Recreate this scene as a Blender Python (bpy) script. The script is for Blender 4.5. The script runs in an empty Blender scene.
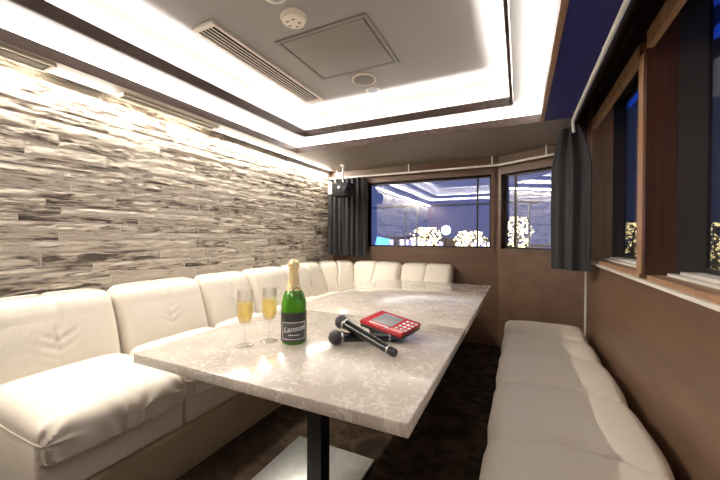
import bpy, bmesh, math, random
from mathutils import Vector, Matrix, noise
random.seed(7)
C = bpy.context.scene.collection
SC = bpy.context.scene
PI = math.pi

# ------------------------------------------------------------------ camera
cam_d = bpy.data.cameras.new('camera')
cam = bpy.data.objects.new('camera', cam_d)
C.objects.link(cam)
yaw, pit, rol = math.radians(25.725), math.radians(-0.5536), math.radians(0.2126)
fw = Vector((-math.sin(yaw) * math.cos(pit), math.cos(yaw) * math.cos(pit), math.sin(pit)))
rt = Vector((math.cos(yaw), math.sin(yaw), 0))
up = rt.cross(fw)
r2 = rt * math.cos(rol) + up * math.sin(rol)
u2 = -rt * math.sin(rol) + up * math.cos(rol)
cam.matrix_world = Matrix(((r2.x, u2.x, -fw.x, 0), (r2.y, u2.y, -fw.y, 0), (r2.z, u2.z, -fw.z, 1.085), (0, 0, 0, 1)))
cam_d.sensor_width = 36
cam_d.lens = 331.4 / 720 * 36
cam_d.clip_start = 0.02
cam_d.clip_end = 500
SC.camera = cam

# ------------------------------------------------------------------ world, lights, exposure
W = bpy.data.worlds.new('night_sky')
SC.world = W
W.use_nodes = True
nt = W.node_tree
bg = nt.nodes['Background']
bg.inputs[0].default_value = (0.10, 0.125, 0.27, 1)
bg.inputs[1].default_value = 0.8
SC.view_settings.view_transform = 'Standard'
SC.view_settings.look = 'None'
SC.view_settings.gamma = 1
SC.view_settings.exposure = 1.2

def area(name, loc, rot, sx, sy, power, col=(1, 0.9, 0.78), spread=180):
    d = bpy.data.lights.new(name, 'AREA')
    d.shape = 'RECTANGLE'
    d.size, d.size_y = sx, sy
    d.energy = power
    d.color = col
    d.spread = math.radians(spread)
    o = bpy.data.objects.new(name, d)
    C.objects.link(o)
    o.location = loc
    o.rotation_euler = rot
    return o

WARM = (1, 0.925, 0.81)
COOL = (1, 0.955, 0.90)
# wall-wash strip in the slot above the stone wall (shines down)
area('wall_wash_light', (-2.098, 1.15, 1.878), (0, math.radians(-28), 0), 0.024, 4.7, 31, WARM)
# cove strips hidden in the recess behind the outer trim (shine up and inwards)
K1, K2 = 34, 20
TL = math.radians(32)
def cove(nm, K, z, xa, xb, ya, yb, wd):
    lx, ly = xb - xa - .1, yb - ya - .1
    xm, ym = (xa + xb) / 2, (ya + yb) / 2
    for k, (x, y, ln, d) in enumerate(((xa, ym, ly, (1, 0)), (xb, ym, ly, (-1, 0)), (xm, yb, lx, (0, -1)), (xm, ya, lx, (0, 1)))):
        o = area(nm, (x, y, z), (0, 0, 0), ln, wd, K * ln / 3.3, COOL)
        zl = -Vector((d[0] * math.sin(TL), d[1] * math.sin(TL), math.cos(TL)))   # lamp shines along -z
        xl = Vector((d[1], -d[0], 0))
        yl = zl.cross(xl)
        o.matrix_world = Matrix(((xl.x, yl.x, zl.x, x), (xl.y, yl.y, zl.y, y), (xl.z, yl.z, zl.z, z), (0, 0, 0, 1)))
cove('cove_light', K1, 1.918, -2.02, 0.215, -0.635, 2.72, 0.03)
cove('inner_cove_light', K2, 2.012, -1.752, -0.036, -0.377, 2.474, 0.012)

# ------------------------------------------------------------------ node helpers
def mat(name):
    m = bpy.data.materials.new(name)
    m.use_nodes = True
    return m, m.node_tree, m.node_tree.nodes['Principled BSDF']

def plain(name, col, rough=0.5, metal=0.0, bump=0.0, bscale=60, spec=0.5, var=0.0, coat=0.0):
    m, t, b = mat(name)
    b.inputs['Base Color'].default_value = (*col, 1)
    b.inputs['Roughness'].default_value = rough
    b.inputs['Metallic'].default_value = metal
    b.inputs['Specular IOR Level'].default_value = spec
    b.inputs['Coat Weight'].default_value = coat
    tc = t.nodes.new('ShaderNodeTexCoord')
    nz = t.nodes.new('ShaderNodeTexNoise')
    nz.inputs['Scale'].default_value = bscale
    nz.inputs['Detail'].default_value = 4
    t.links.new(tc.outputs['Object'], nz.inputs['Vector'])
    if bump:
        bp = t.nodes.new('ShaderNodeBump')
        bp.inputs['Strength'].default_value = bump
        bp.inputs['Distance'].default_value = 0.004
        t.links.new(nz.outputs['Fac'], bp.inputs['Height'])
        t.links.new(bp.outputs['Normal'], b.inputs['Normal'])
    if var:
        ra = t.nodes.new('ShaderNodeValToRGB')
        ra.color_ramp.elements[0].position = 0.3
        ra.color_ramp.elements[1].position = 0.7
        ra.color_ramp.elements[0].color = (*[c * (1 - var) for c in col], 1)
        ra.color_ramp.elements[1].color = (*[min(1, c * (1 + var)) for c in col], 1)
        t.links.new(nz.outputs['Fac'], ra.inputs['Fac'])
        t.links.new(ra.outputs['Color'], b.inputs['Base Color'])
    return m

def emis(name, col, st):
    m, t, b = mat(name)
    b.inputs['Base Color'].default_value = (*[c * .2 for c in col], 1)
    b.inputs['Emission Color'].default_value = (*col, 1)
    b.inputs['Emission Strength'].default_value = st
    return m

def wood(name, c0, c1, axis='z', rough=0.35, scale=1.0, spec=0.5):
    m, t, b = mat(name)
    tc = t.nodes.new('ShaderNodeTexCoord')
    mp = t.nodes.new('ShaderNodeMapping')
    s = {'x': (1.5, 26, 26), 'y': (26, 1.5, 26), 'z': (26, 26, 1.5)}[axis]
    mp.inputs['Scale'].default_value = [v * scale for v in s]
    nz = t.nodes.new('ShaderNodeTexNoise')
    nz.inputs['Scale'].default_value = 1.0
    nz.inputs['Detail'].default_value = 6
    nz.inputs['Distortion'].default_value = 0.6
    ra = t.nodes.new('ShaderNodeValToRGB')
    ra.color_ramp.elements[0].position = 0.35
    ra.color_ramp.elements[1].position = 0.68
    ra.color_ramp.elements[0].color = (*c0, 1)
    ra.color_ramp.elements[1].color = (*c1, 1)
    t.links.new(tc.outputs['Object'], mp.inputs['Vector'])
    t.links.new(mp.outputs['Vector'], nz.inputs['Vector'])
    t.links.new(nz.outputs['Fac'], ra.inputs['Fac'])
    t.links.new(ra.outputs['Color'], b.inputs['Base Color'])
    b.inputs['Roughness'].default_value = rough
    b.inputs['Specular IOR Level'].default_value = spec
    return m

def mathn(t, op, a, bval):
    n = t.nodes.new('ShaderNodeMath')
    n.operation = op
    for i, v in enumerate((a, bval)):
        if v is None:
            continue
        if isinstance(v, (int, float)):
            n.inputs[i].default_value = v
        else:
            t.links.new(v, n.inputs[i])
    return n.outputs[0]

def stone_table(name, rough):
    m, t, b = mat(name)
    tc = t.nodes.new('ShaderNodeTexCoord')
    masks = []
    for sc_, th, off, msc in ((15.0, 0.018, 0.0, 13.0), (24.0, 0.022, 3.1, 17.0), (34.0, 0.03, 8.3, 22.0)):
        mp = t.nodes.new('ShaderNodeMapping')
        mp.inputs['Location'].default_value = (off, off * 1.7, off * .3)
        t.links.new(tc.outputs['Object'], mp.inputs['Vector'])
        n1 = t.nodes.new('ShaderNodeTexNoise')
        n1.inputs['Scale'].default_value = sc_
        n1.inputs['Detail'].default_value = 1.5
        n1.inputs['Distortion'].default_value = 0.35
        t.links.new(mp.outputs['Vector'], n1.inputs['Vector'])
        d = mathn(t, 'ABSOLUTE', mathn(t, 'SUBTRACT', n1.outputs['Fac'], 0.5), None)
        ln = mathn(t, 'LESS_THAN', d, th)
        n2 = t.nodes.new('ShaderNodeTexNoise')
        n2.inputs['Scale'].default_value = msc
        n2.inputs['Detail'].default_value = 1
        t.links.new(mp.outputs['Vector'], n2.inputs['Vector'])
        mk = mathn(t, 'GREATER_THAN', n2.outputs['Fac'], 0.54)
        masks.append(mathn(t, 'MULTIPLY', ln, mk))
    v = mathn(t, 'MAXIMUM', mathn(t, 'MAXIMUM', masks[0], masks[1]), masks[2])
    n3 = t.nodes.new('ShaderNodeTexNoise')
    n3.inputs['Scale'].default_value = 5
    n3.inputs['Detail'].default_value = 6
    t.links.new(tc.outputs['Object'], n3.inputs['Vector'])
    ra = t.nodes.new('ShaderNodeValToRGB')
    ra.color_ramp.elements[0].position = 0.3
    ra.color_ramp.elements[1].position = 0.72
    ra.color_ramp.elements[0].color = (0.50, 0.44, 0.38, 1)
    ra.color_ramp.elements[1].color = (0.70, 0.635, 0.56, 1)
    t.links.new(n3.outputs['Fac'], ra.inputs['Fac'])
    mx = t.nodes.new('ShaderNodeMix')
    mx.data_type = 'RGBA'
    t.links.new(mathn(t, 'MULTIPLY', v, 0.6), mx.inputs[0])
    t.links.new(ra.outputs['Color'], mx.inputs[6])
    mx.inputs[7].default_value = (0.86, 0.81, 0.72, 1)
    t.links.new(mx.outputs[2], b.inputs['Base Color'])
    b.inputs['Roughness'].default_value = rough
    return m

def cladding():
    m, t, b = mat('ledger_stone')
    tc = t.nodes.new('ShaderNodeTexCoord')
    geo = t.nodes.new('ShaderNodeNewGeometry')
    cmb = t.nodes.new('ShaderNodeCombineXYZ')
    t.links.new(mathn(t, 'MULTIPLY', geo.outputs['Random Per Island'], 40.0), cmb.inputs[0])
    t.links.new(mathn(t, 'MULTIPLY', geo.outputs['Random Per Island'], 17.0), cmb.inputs[1])
    add = t.nodes.new('ShaderNodeVectorMath')
    t.links.new(tc.outputs['Object'], add.inputs[0])
    t.links.new(cmb.outputs[0], add.inputs[1])
    mp = t.nodes.new('ShaderNodeMapping')
    mp.inputs['Scale'].default_value = (3, 7, 52)
    t.links.new(add.outputs[0], mp.inputs['Vector'])
    nz = t.nodes.new('ShaderNodeTexNoise')
    nz.inputs['Scale'].default_value = 1.0
    nz.inputs['Detail'].default_value = 7
    nz.inputs['Roughness'].default_value = 0.62
    nz.inputs['Distortion'].default_value = 0.9
    t.links.new(mp.outputs['Vector'], nz.inputs['Vector'])
    f = mathn(t, 'ADD', nz.outputs['Fac'], mathn(t, 'MULTIPLY', mathn(t, 'SUBTRACT', geo.outputs['Random Per Island'], 0.5), 0.16))
    ra = t.nodes.new('ShaderNodeValToRGB')
    e = ra.color_ramp.elements
    e[0].position, e[0].color = 0.36, (0.085, 0.066, 0.052, 1)
    e[1].position, e[1].color = 0.60, (0.70, 0.635, 0.54, 1)
    a = e.new(0.43)
    a.color = (0.31, 0.26, 0.21, 1)
    a = e.new(0.485)
    a.color = (0.56, 0.50, 0.42, 1)
    t.links.new(f, ra.inputs['Fac'])
    t.links.new(ra.outputs['Color'], b.inputs['Base Color'])
    bp = t.nodes.new('ShaderNodeBump')
    bp.inputs['Strength'].default_value = 0.35
    bp.inputs['Distance'].default_value = 0.010
    t.links.new(nz.outputs['Fac'], bp.inputs['Height'])
    t.links.new(bp.outputs['Normal'], b.inputs['Normal'])
    b.inputs['Roughness'].default_value = 0.8
    return m

def pane_glass():
    m, t, b = mat('window_glass')
    t.nodes.remove(b)
    out = t.nodes['Material Output']
    tr = t.nodes.new('ShaderNodeBsdfTransparent')
    tr.inputs[0].default_value = (0.86, 0.9, 1.0, 1)
    gl = t.nodes.new('ShaderNodeBsdfGlossy')
    gl.inputs['Roughness'].default_value = 0.015
    fr = t.nodes.new('ShaderNodeFresnel')
    fr.inputs['IOR'].default_value = 1.5
    f = mathn(t, 'MINIMUM', mathn(t, 'MULTIPLY_ADD', fr.outputs[0], 1.0), 0.9)
    t.nodes[-1]
    mx = t.nodes.new('ShaderNodeMixShader')
    t.links.new(f, mx.inputs[0])
    t.links.new(tr.outputs[0], mx.inputs[1])
    t.links.new(gl.outputs[0], mx.inputs[2])
    t.links.new(mx.outputs[0], out.inputs[0])
    for n in t.nodes:
        if n.type == 'MATH' and n.operation == 'MULTIPLY_ADD':
            n.inputs[2].default_value = 0.24
    return m

def thin_glass():
    m, t, b = mat('flute_crystal')
    t.nodes.remove(b)
    out = t.nodes['Material Output']
    tr = t.nodes.new('ShaderNodeBsdfTransparent')
    tr.inputs[0].default_value = (0.97, 0.97, 0.965, 1)
    gl = t.nodes.new('ShaderNodeBsdfGlossy')
    gl.inputs['Roughness'].default_value = 0.03
    lw = t.nodes.new('ShaderNodeLayerWeight')
    lw.inputs[0].default_value = 0.35
    mx = t.nodes.new('ShaderNodeMixShader')
    t.links.new(mathn(t, 'MULTIPLY', lw.outputs['Facing'], 0.5), mx.inputs[0])
    t.links.new(tr.outputs[0], mx.inputs[1])
    t.links.new(gl.outputs[0], mx.inputs[2])
    t.links.new(mx.outputs[0], out.inputs[0])
    return m

def wine():
    m, t, b = mat('golden_wine')
    b.inputs['Base Color'].default_value = (0.98, 0.70, 0.22, 1)
    b.inputs['Roughness'].default_value = 0.25
    b.inputs['Transmission Weight'].default_value = 0.0
    b.inputs['Subsurface Weight'].default_value = 0.0
    tc = t.nodes.new('ShaderNodeTexCoord')
    vo = t.nodes.new('ShaderNodeTexVoronoi')
    vo.inputs['Scale'].default_value = 170
    t.links.new(tc.outputs['Object'], vo.inputs['Vector'])
    ra = t.nodes.new('ShaderNodeValToRGB')
    ra.color_ramp.elements[0].position = 0.15
    ra.color_ramp.elements[1].position = 0.5
    ra.color_ramp.elements[0].color = (1.0, 0.98, 0.85, 1)
    ra.color_ramp.elements[1].color = (1.0, 0.84, 0.42, 1)
    t.links.new(vo.outputs['Distance'], ra.inputs['Fac'])
    t.links.new(ra.outputs['Color'], b.inputs['Base Color'])
    tl = t.nodes.new('ShaderNodeBsdfTranslucent')
    t.links.new(ra.outputs['Color'], tl.inputs[0])
    tp = t.nodes.new('ShaderNodeBsdfTransparent')
    tp.inputs[0].default_value = (1.0, 0.90, 0.55, 1)
    m1 = t.nodes.new('ShaderNodeMixShader')
    m2 = t.nodes.new('ShaderNodeMixShader')
    m1.inputs[0].default_value = 0.55
    m2.inputs[0].default_value = 0.45
    t.links.new(b.outputs[0], m1.inputs[1])
    t.links.new(tl.outputs[0], m1.inputs[2])
    t.links.new(m1.outputs[0], m2.inputs[1])
    t.links.new(tp.outputs[0], m2.inputs[2])
    t.links.new(m2.outputs[0], t.nodes['Material Output'].inputs[0])
    return m

def carpet():
    m, t, b = mat('floor_carpet')
    tc = t.nodes.new('ShaderNodeTexCoord')
    n1 = t.nodes.new('ShaderNodeTexNoise')
    n1.inputs['Scale'].default_value = 7
    n1.inputs['Detail'].default_value = 5
    n1.inputs['Distortion'].default_value = 1.4
    t.links.new(tc.outputs['Object'], n1.inputs['Vector'])
    ra = t.nodes.new('ShaderNodeValToRGB')
    ra.color_ramp.elements[0].position = 0.42
    ra.color_ramp.elements[1].position = 0.66
    ra.color_ramp.elements[0].color = (0.022, 0.014, 0.009, 1)
    ra.color_ramp.elements[1].color = (0.06, 0.04, 0.024, 1)
    t.links.new(n1.outputs['Fac'], ra.inputs['Fac'])
    t.links.new(ra.outputs['Color'], b.inputs['Base Color'])
    b.inputs['Roughness'].default_value = 0.95
    b.inputs['Specular IOR Level'].default_value = 0.1
    return m

M = dict(
    leather=plain('cream_leather', (0.78, 0.72, 0.62), 0.42, bump=0.12, bscale=260, var=0.02),
    piping=plain('cream_piping', (0.70, 0.63, 0.52), 0.5),
    stone=cladding(), table=stone_table('table_stone', 0.15), table2=stone_table('table_stone_polished', 0.07),
    white=plain('ceiling_white', (0.34, 0.325, 0.315), 0.75, bump=0.05, bscale=90),
    soffit=plain('soffit_greige', (0.22, 0.185, 0.16), 0.5, var=0.03, bscale=8),
    navy=plain('navy_panel', (0.02, 0.022, 0.16), 0.45),
    trim=wood('trim_walnut', (0.055, 0.034, 0.027), (0.105, 0.07, 0.056), 'y', 0.4),
    panel=wood('wall_walnut', (0.125, 0.070, 0.042), (0.170, 0.098, 0.060), 'y', 0.38, 0.5),
    panelx=wood('wall_walnut_far', (0.125, 0.070, 0.042), (0.170, 0.098, 0.060), 'x', 0.38, 0.5),
    frame=wood('frame_oak', (0.30, 0.17, 0.09), (0.42, 0.25, 0.14), 'z', 0.35),
    jamb=wood('jamb_mahogany', (0.055, 0.02, 0.010), (0.10, 0.038, 0.016), 'z', 0.3),
    headwood=plain('head_mahogany', (0.022, 0.009, 0.006), 0.5),
    alu=plain('window_aluminium', (0.055, 0.047, 0.040), 0.4, 0.3),
    chrome=plain('bright_metal', (0.85, 0.82, 0.76), 0.22, 1.0),
    steel=plain('brushed_steel', (0.62, 0.64, 0.62), 0.33, 1.0, var=0.1, bscale=30),
    black=plain('black_metal', (0.006, 0.006, 0.006), 0.5),
    blackp=plain('black_plastic', (0.015, 0.015, 0.017), 0.35, bump=0.05, bscale=300),
    dark=plain('vent_dark', (0.01, 0.01, 0.01), 0.9),
    ivory=plain('ivory_plastic', (0.85, 0.80, 0.68), 0.4),
    vent=plain('vent_cream', (0.74, 0.69, 0.60), 0.45),
    hatch=plain('hatch_grey', (0.26, 0.245, 0.228), 0.6, bump=0.04),
    grey=plain('grille_grey', (0.15, 0.135, 0.12), 0.6, bump=0.3, bscale=500),
    curtain=plain('blackout_curtain', (0.028, 0.028, 0.032), 0.75, bump=0.25, bscale=400, var=0.12),
    carpet=carpet(), glass=pane_glass(), crystal=thin_glass(), wine=wine(),
    plinth=plain('plinth_carpet', (0.34, 0.27, 0.18), 0.9, bump=0.3, bscale=300, var=0.15),
    rail=plain('rail_white', (0.80, 0.77, 0.70), 0.3),
    bottle=None,
)
mg, tg, bgn = mat('bottle_green_glass')
bgn.inputs['Base Color'].default_value = (0.10, 0.40, 0.02, 1)
bgn.inputs['Roughness'].default_value = 0.06
bgn.inputs['Transmission Weight'].default_value = 0.25
bgn.inputs['IOR'].default_value = 1.5
bgn.inputs['Coat Weight'].default_value = 0.6
M['bottle'] = mg
M['gold'] = plain('gold_foil', (0.95, 0.76, 0.40), 0.38, 0.35, bump=0.5, bscale=180)
M['speaker_black'] = plain('speaker_black', (0.006, 0.006, 0.009), 0.6, spec=.3)
M['gloss'] = plain('gloss_black', (0.01, 0.01, 0.011), 0.16, spec=.7)
M['wirem'] = plain('dark_wire', (0.10, 0.08, 0.05), 0.4, 0.8)
M['labelbk'] = plain('label_black', (0.05, 0.05, 0.048), 0.4)
M['labelgr'] = plain('label_charcoal', (0.11, 0.11, 0.105), 0.5)
M['white_ink'] = plain('white_ink', (0.88, 0.88, 0.86), 0.5)
M['red'] = plain('red_shell', (0.55, 0.015, 0.03), 0.22, coat=0.5)
M['screen'] = plain('grey_screen', (0.30, 0.30, 0.31), 0.15)
M['mesh_head'] = plain('mic_mesh', (0.085, 0.07, 0.08), 0.45, 0.6, bump=1.0, bscale=700)
M['silver'] = plain('silver_ring', (0.75, 0.74, 0.72), 0.22, 1.0)
M['lens'] = plain('downlight_lens', (0.35, 0.38, 0.55), 0.1)

# ------------------------------------------------------------------ mesh helpers
class B:
    """collects shapes, then links them as ONE mesh object"""
    def __init__(s, off=(0, 0, 0)):
        s.v, s.f, s.m, s.off = [], [], [], Vector(off)
        s.smooth = []

    def add(s, vs, fs, mi=0, sm=False):
        n = len(s.v)
        s.v += [Vector(v) - s.off for v in vs]
        for f in fs:
            s.f.append([n + i for i in f])
            s.m.append(mi)
            s.smooth.append(sm)
        return s

    def box(s, x0, x1, y0, y1, z0, z1, mi=0):
        v = [(x, y, z) for x in (x0, x1) for y in (y0, y1) for z in (z0, z1)]
        return s.add(v, [(0, 1, 3, 2), (4, 6, 7, 5), (0, 4, 5, 1), (2, 3, 7, 6), (0, 2, 6, 4), (1, 5, 7, 3)], mi)

    def bevbox(s, x0, x1, y0, y1, z0, z1, r, mi=0, k=2, fn=None, n=(1, 1, 1), sm=True):
        c = Vector(((x0 + x1) / 2, (y0 + y1) / 2, (z0 + z1) / 2))
        h = Vector(((x1 - x0) / 2, (y1 - y0) / 2, (z1 - z0) / 2))
        r = min(r, *h)
        def ticks(hh, nn):
            e = [hh - r + r * math.tan(PI / 4 * i / k) for i in range(k + 1)]
            mid = [-(hh - r) + 2 * (hh - r) * i / nn for i in range(1, nn)] if hh - r > 1e-6 else []
            out = [-q for q in reversed(e)] + mid + e
            u = [out[0]]
            for q in out[1:]:
                if q - u[-1] > 1e-7:
                    u.append(q)
            return u
        T = [ticks(h[i], n[i]) for i in range(3)]
        idx, vs, fs = {}, [], []
        def vid(p):
            key = tuple(round(q, 6) for q in p)
            if key not in idx:
                q = Vector(p)
                inn = Vector([max(-(h[i] - r), min(h[i] - r, q[i])) for i in range(3)])
                d = q - inn
                if d.length > 1e-9:
                    d = d.normalized()
                    q = inn + d * r
                idx[key] = len(vs)
                w = c + q
                if fn:
                    w = fn(w, q, h, d.normalized() if d.length else Vector((0, 0, 1)))
                vs.append(w)
            return idx[key]
        for ax in range(3):
            a, b_ = (ax + 1) % 3, (ax + 2) % 3
            for sg in (-1, 1):
                for i in range(len(T[a]) - 1):
                    for j in range(len(T[b_]) - 1):
                        q = []
                        for di, dj in ((0, 0), (1, 0), (1, 1), (0, 1)):
                            p = [0, 0, 0]
                            p[ax] = sg * h[ax]
                            p[a] = T[a][i + di]
                            p[b_] = T[b_][j + dj]
                            q.append(vid(p))
                        if sg < 0:
                            q.reverse()
                        if len(set(q)) >= 3:
                            fs.append(list(dict.fromkeys(q)))
        return s.add(vs, fs, mi, sm)

    def lathe(s, prof, c=(0, 0, 0), seg=32, mi=0, axis=None, sm=True):
        """prof: (radius, height) list; axis: direction vector"""
        ax = Vector(axis).normalized() if axis else Vector((0, 0, 1))
        q = Vector((0, 0, 1)).rotation_difference(ax)
        c = Vector(c)
        vs, fs = [], []
        for r, z in prof:
            for i in range(seg):
                a = 2 * PI * i / seg
                vs.append(c + q @ Vector((r * math.cos(a), r * math.sin(a), z)))
        n = len(prof)
        for k in range(n - 1):
            for i in range(seg):
                j = (i + 1) % seg
                fs.append((k * seg + i, k * seg + j, (k + 1) * seg + j, (k + 1) * seg + i))
        if prof[0][0] > 1e-5:
            fs.append(tuple(reversed(range(seg))))
        if prof[-1][0] > 1e-5:
            fs.append(tuple((n - 1) * seg + i for i in range(seg)))
        return s.add(vs, fs, mi, sm)

    def cyl(s, a, b_, r, r1=None, seg=16, mi=0):
        a, b_ = Vector(a), Vector(b_)
        return s.lathe([(r, 0), (r1 if r1 is not None else r, (b_ - a).length)], a, seg, mi, b_ - a)

    def tube(s, pts, r, seg=8, mi=0, closed=False):
        pts = [Vector(p) for p in pts]
        n = len(pts)
        vs, fs = [], []
        up_ = Vector((0, 0, 1))
        for i, p in enumerate(pts):
            if closed:
                d = pts[(i + 1) % n] - pts[i - 1]
            else:
                d = pts[min(i + 1, n - 1)] - pts[max(i - 1, 0)]
            d.normalize()
            ref = up_ if abs(d.z) < 0.9 else Vector((1, 0, 0))
            a = d.cross(ref).normalized()
            b_ = a.cross(d)
            for k in range(seg):
                t = 2 * PI * k / seg
                vs.append(p + a * r * math.cos(t) + b_ * r * math.sin(t))
        for i in range(n if closed else n - 1):
            for k in range(seg):
                l = (k + 1) % seg
                j = (i + 1) % n
                fs.append((i * seg + k, i * seg + l, j * seg + l, j * seg + k))
        if not closed:
            fs.append(tuple(reversed(range(seg))))
            fs.append(tuple((n - 1) * seg + k for k in range(seg)))
        return s.add(vs, fs, mi, True)

    def sphere(s, c, r, seg=12, mi=0, sz=1.0):
        n = seg // 2
        return s.lathe([(r * math.sin(PI * i / n), -r * sz * math.cos(PI * i / n)) for i in range(n + 1)], c, seg, mi)

    def build(s, name, mats, parent=None, auto=None):
        me = bpy.data.meshes.new(name)
        me.from_pydata([tuple(v) for v in s.v], [], s.f)
        if not isinstance(mats, (list, tuple)):
            mats = [mats]
        for m in mats:
            me.materials.append(m)
        for i, p in enumerate(me.polygons):
            p.material_index = s.m[i]
            p.use_smooth = s.smooth[i]
        bm = bmesh.new()
        bm.from_mesh(me)
        bmesh.ops.recalc_face_normals(bm, faces=bm.faces)
        bm.to_mesh(me)
        bm.free()
        if any(s.smooth):
            try:
                me.set_sharp_from_angle(angle=math.radians(50))
            except Exception:
                pass
        o = bpy.data.objects.new(name, me)
        C.objects.link(o)
        if parent is not None:
            o.parent = parent
        return o

def tag(o, label, cat, group=None, kind=None):
    o['label'] = label
    o['category'] = cat
    if group:
        o['group'] = group
    if kind:
        o['kind'] = kind
    return o

def thing(name, label, cat, loc=(0, 0, 0), rz=0, group=None):
    o = bpy.data.objects.new(name, None)
    o.empty_display_size = 0.05
    C.objects.link(o)
    o.location = loc
    o.rotation_euler = (0, 0, rz)
    return tag(o, label, cat, group)

def struct(o, label=None, cat=None):
    o['kind'] = 'structure'
    if label:
        o['label'] = label
        o['category'] = cat
    return o

def copy_tree(o, parent=None):
    c = o.copy()
    C.objects.link(c)
    c.parent = parent
    for ch in list(o.children):
        copy_tree(ch, c)
    return c

# ================================================================== THE SETTING
XL, XR, YF, YN = -2.145, 0.484, 3.57, -1.25
ZS = 1.885                       # soffit underside
A2 = Vector((-0.19, 3.57, 0))    # the far wall turns here
B2 = Vector((0.484, 3.20, 0))

struct(B().box(XL - .1, XR + .3, YN - .1, YF + .1, -0.1, 0.0).build('floor', M['carpet']), 'dark brown patterned carpet floor under the tables', 'floor')

# ledger stone wall, left
w = B().box(XL - .1, XL - .001, YN, YF + .1, 0, 2.3)
z = 0.52
rnd = random.Random(3)
row = 0
while z < 1.95:
    hgt = rnd.choice((0.036, 0.043, 0.05, 0.056, 0.064))
    y = YN - rnd.random() * .4
    while y < YF:
        ln = rnd.uniform(0.28, 0.62)
        dep = rnd.uniform(0.003, 0.009)
        y0, y1 = max(y + .003, YN), min(y + ln - .003, YF - .002)
        if y1 - y0 > .02:
            ny, nz_ = max(3, int((y1 - y0) / .022)), 4
            seed = Vector((rnd.random() * 50, 0, 0))
            vs, fs = [], []
            for i in range(ny + 1):
                for j in range(nz_ + 1):
                    yy = y0 + (y1 - y0) * i / ny
                    zz = z + .0025 + (hgt - .005) * j / nz_
                    nn = noise.noise(Vector((0, yy * 9, zz * 34)) + seed) + .6 * noise.noise(Vector((5, yy * 23, zz * 80)) + seed)
                    d = dep + nn * .0035
                    if i in (0, ny) or j == 0:
                        d *= .6
                    if j == nz_:
                        d *= .85
                    zz += .004 * noise.noise(Vector((9, yy * 12, row * 3.3)))
                    vs.append((XL + max(.001, d), yy, zz))
            for i in range(ny):
                for j in range(nz_):
                    a = i * (nz_ + 1) + j
                    fs.append((a, a + 1, a + nz_ + 2, a + nz_ + 1))
            w.add(vs, fs, 1)
        y += ln
    z += hgt
    row += 1
M['mortar'] = plain('mortar_cream', (0.80, 0.74, 0.65), 0.9, bump=.3)
struct(w.build('wall_left', [M['mortar'], M['stone']]), 'rough cream and grey stacked stone wall lit from above', 'wall')

# right wall with two deep window openings
zs, zh, zt = 0.93, 1.875, 2.06             # sill and head of the openings
OP = [(1.865, 2.93), (-0.35, 1.77)]
w = B()
w.box(XR, XR + .19, YN, 3.3, 0, zs - .03)
w.box(XR, XR + .19, YN, 3.3, zt + .012, 2.3)
w.box(XR - .0, XR + .012, OP[1][0], OP[0][1] + .04, zh + .07, zt + .012, 1)
w.box(XR, XR + .19, YN, OP[1][0], zs - .03, zt + .012)
w.box(XR, XR + .19, OP[0][1] + .04, 3.3, zs - .03, zt + .012)
struct(w.build('wall_right', [M['panel'], M['headwood']]), 'brown wood panelled wall below the side windows', 'wall')
# frames of the side windows
for k, (y0, y1) in enumerate(OP):
    f = B()
    e = .035
    far_e = .04 if k == 0 else .0
    # wooden casing
    f.box(XR - .012, XR + .012, y0, y1 + far_e, zh, zh + .07)
    f.box(XR + .0125, XR + .19, y0, y1 + far_e, zt, zt + .012, 1)
    f.box(XR - .004, XR + .19, y0, y1 + far_e, zs - .03, zs)
    if k == 0:
        f.box(XR - .012, XR + .012, y1, y1 + .04, zs, zh)
        f.box(XR + .012, XR + .115, y1, y1 + .04, zs, zt)
    o = f.build('window_%d' % (k + 1), [M['frame'], M['headwood']])
    struct(o, 'deep wooden framed side window ' + ('beyond the brown post' if k == 0 else 'nearest the camera on the right'), 'window')
    yj = y1
    a = B()
    a.box(XR + .175, XR + .19, y0, y1, zs, zs + .035)
    a.box(XR + .175, XR + .19, y0, y1, zt - .03, zt)
    a.box(XR + (.115 if k == 0 else .09), XR + .19, y1 - .004, y1 + (.04 if k == 0 else .0), zs, zt)
    a.box(XR + .175, XR + .19, y0, y0 + .03, zs, zt)
    a.build('window_sash', M['alu'], o)
    g = B().box(XR + .178, XR + .184, y0 + .03, y1 - .004, zs + .035, zt - .03)
    g.build('window_pane', M['glass'], o)
    t_ = B()
    t_.box(XR + .10, XR + .172, y0, y1 - .006, zs, zs + .018)
    t_.box(XR + .06, XR + .085, y0, y1 - .006, zs, zs + .010)
    t_.build('sill_track', M['rail'], o)
struct(B().box(XR + .0125, XR + .19, 1.77, 1.865, zs, zt, 0).box(XR - .011, XR + .0125, 1.772, 1.86, zs, zh, 0).box(XR - .014, XR + .0, 1.80, 1.868, zs, zh, 1).build('trim_1', [M['jamb'], M['frame']]), 'dark mahogany post between the side windows', 'post')
struct(B().box(XR - .02, XR - .0001, -1.2, 3.05, zs - .035, zs - .022).build('trim_2', M['rail']), 'bright metal nosing strip along the window sill', 'trim')

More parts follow.
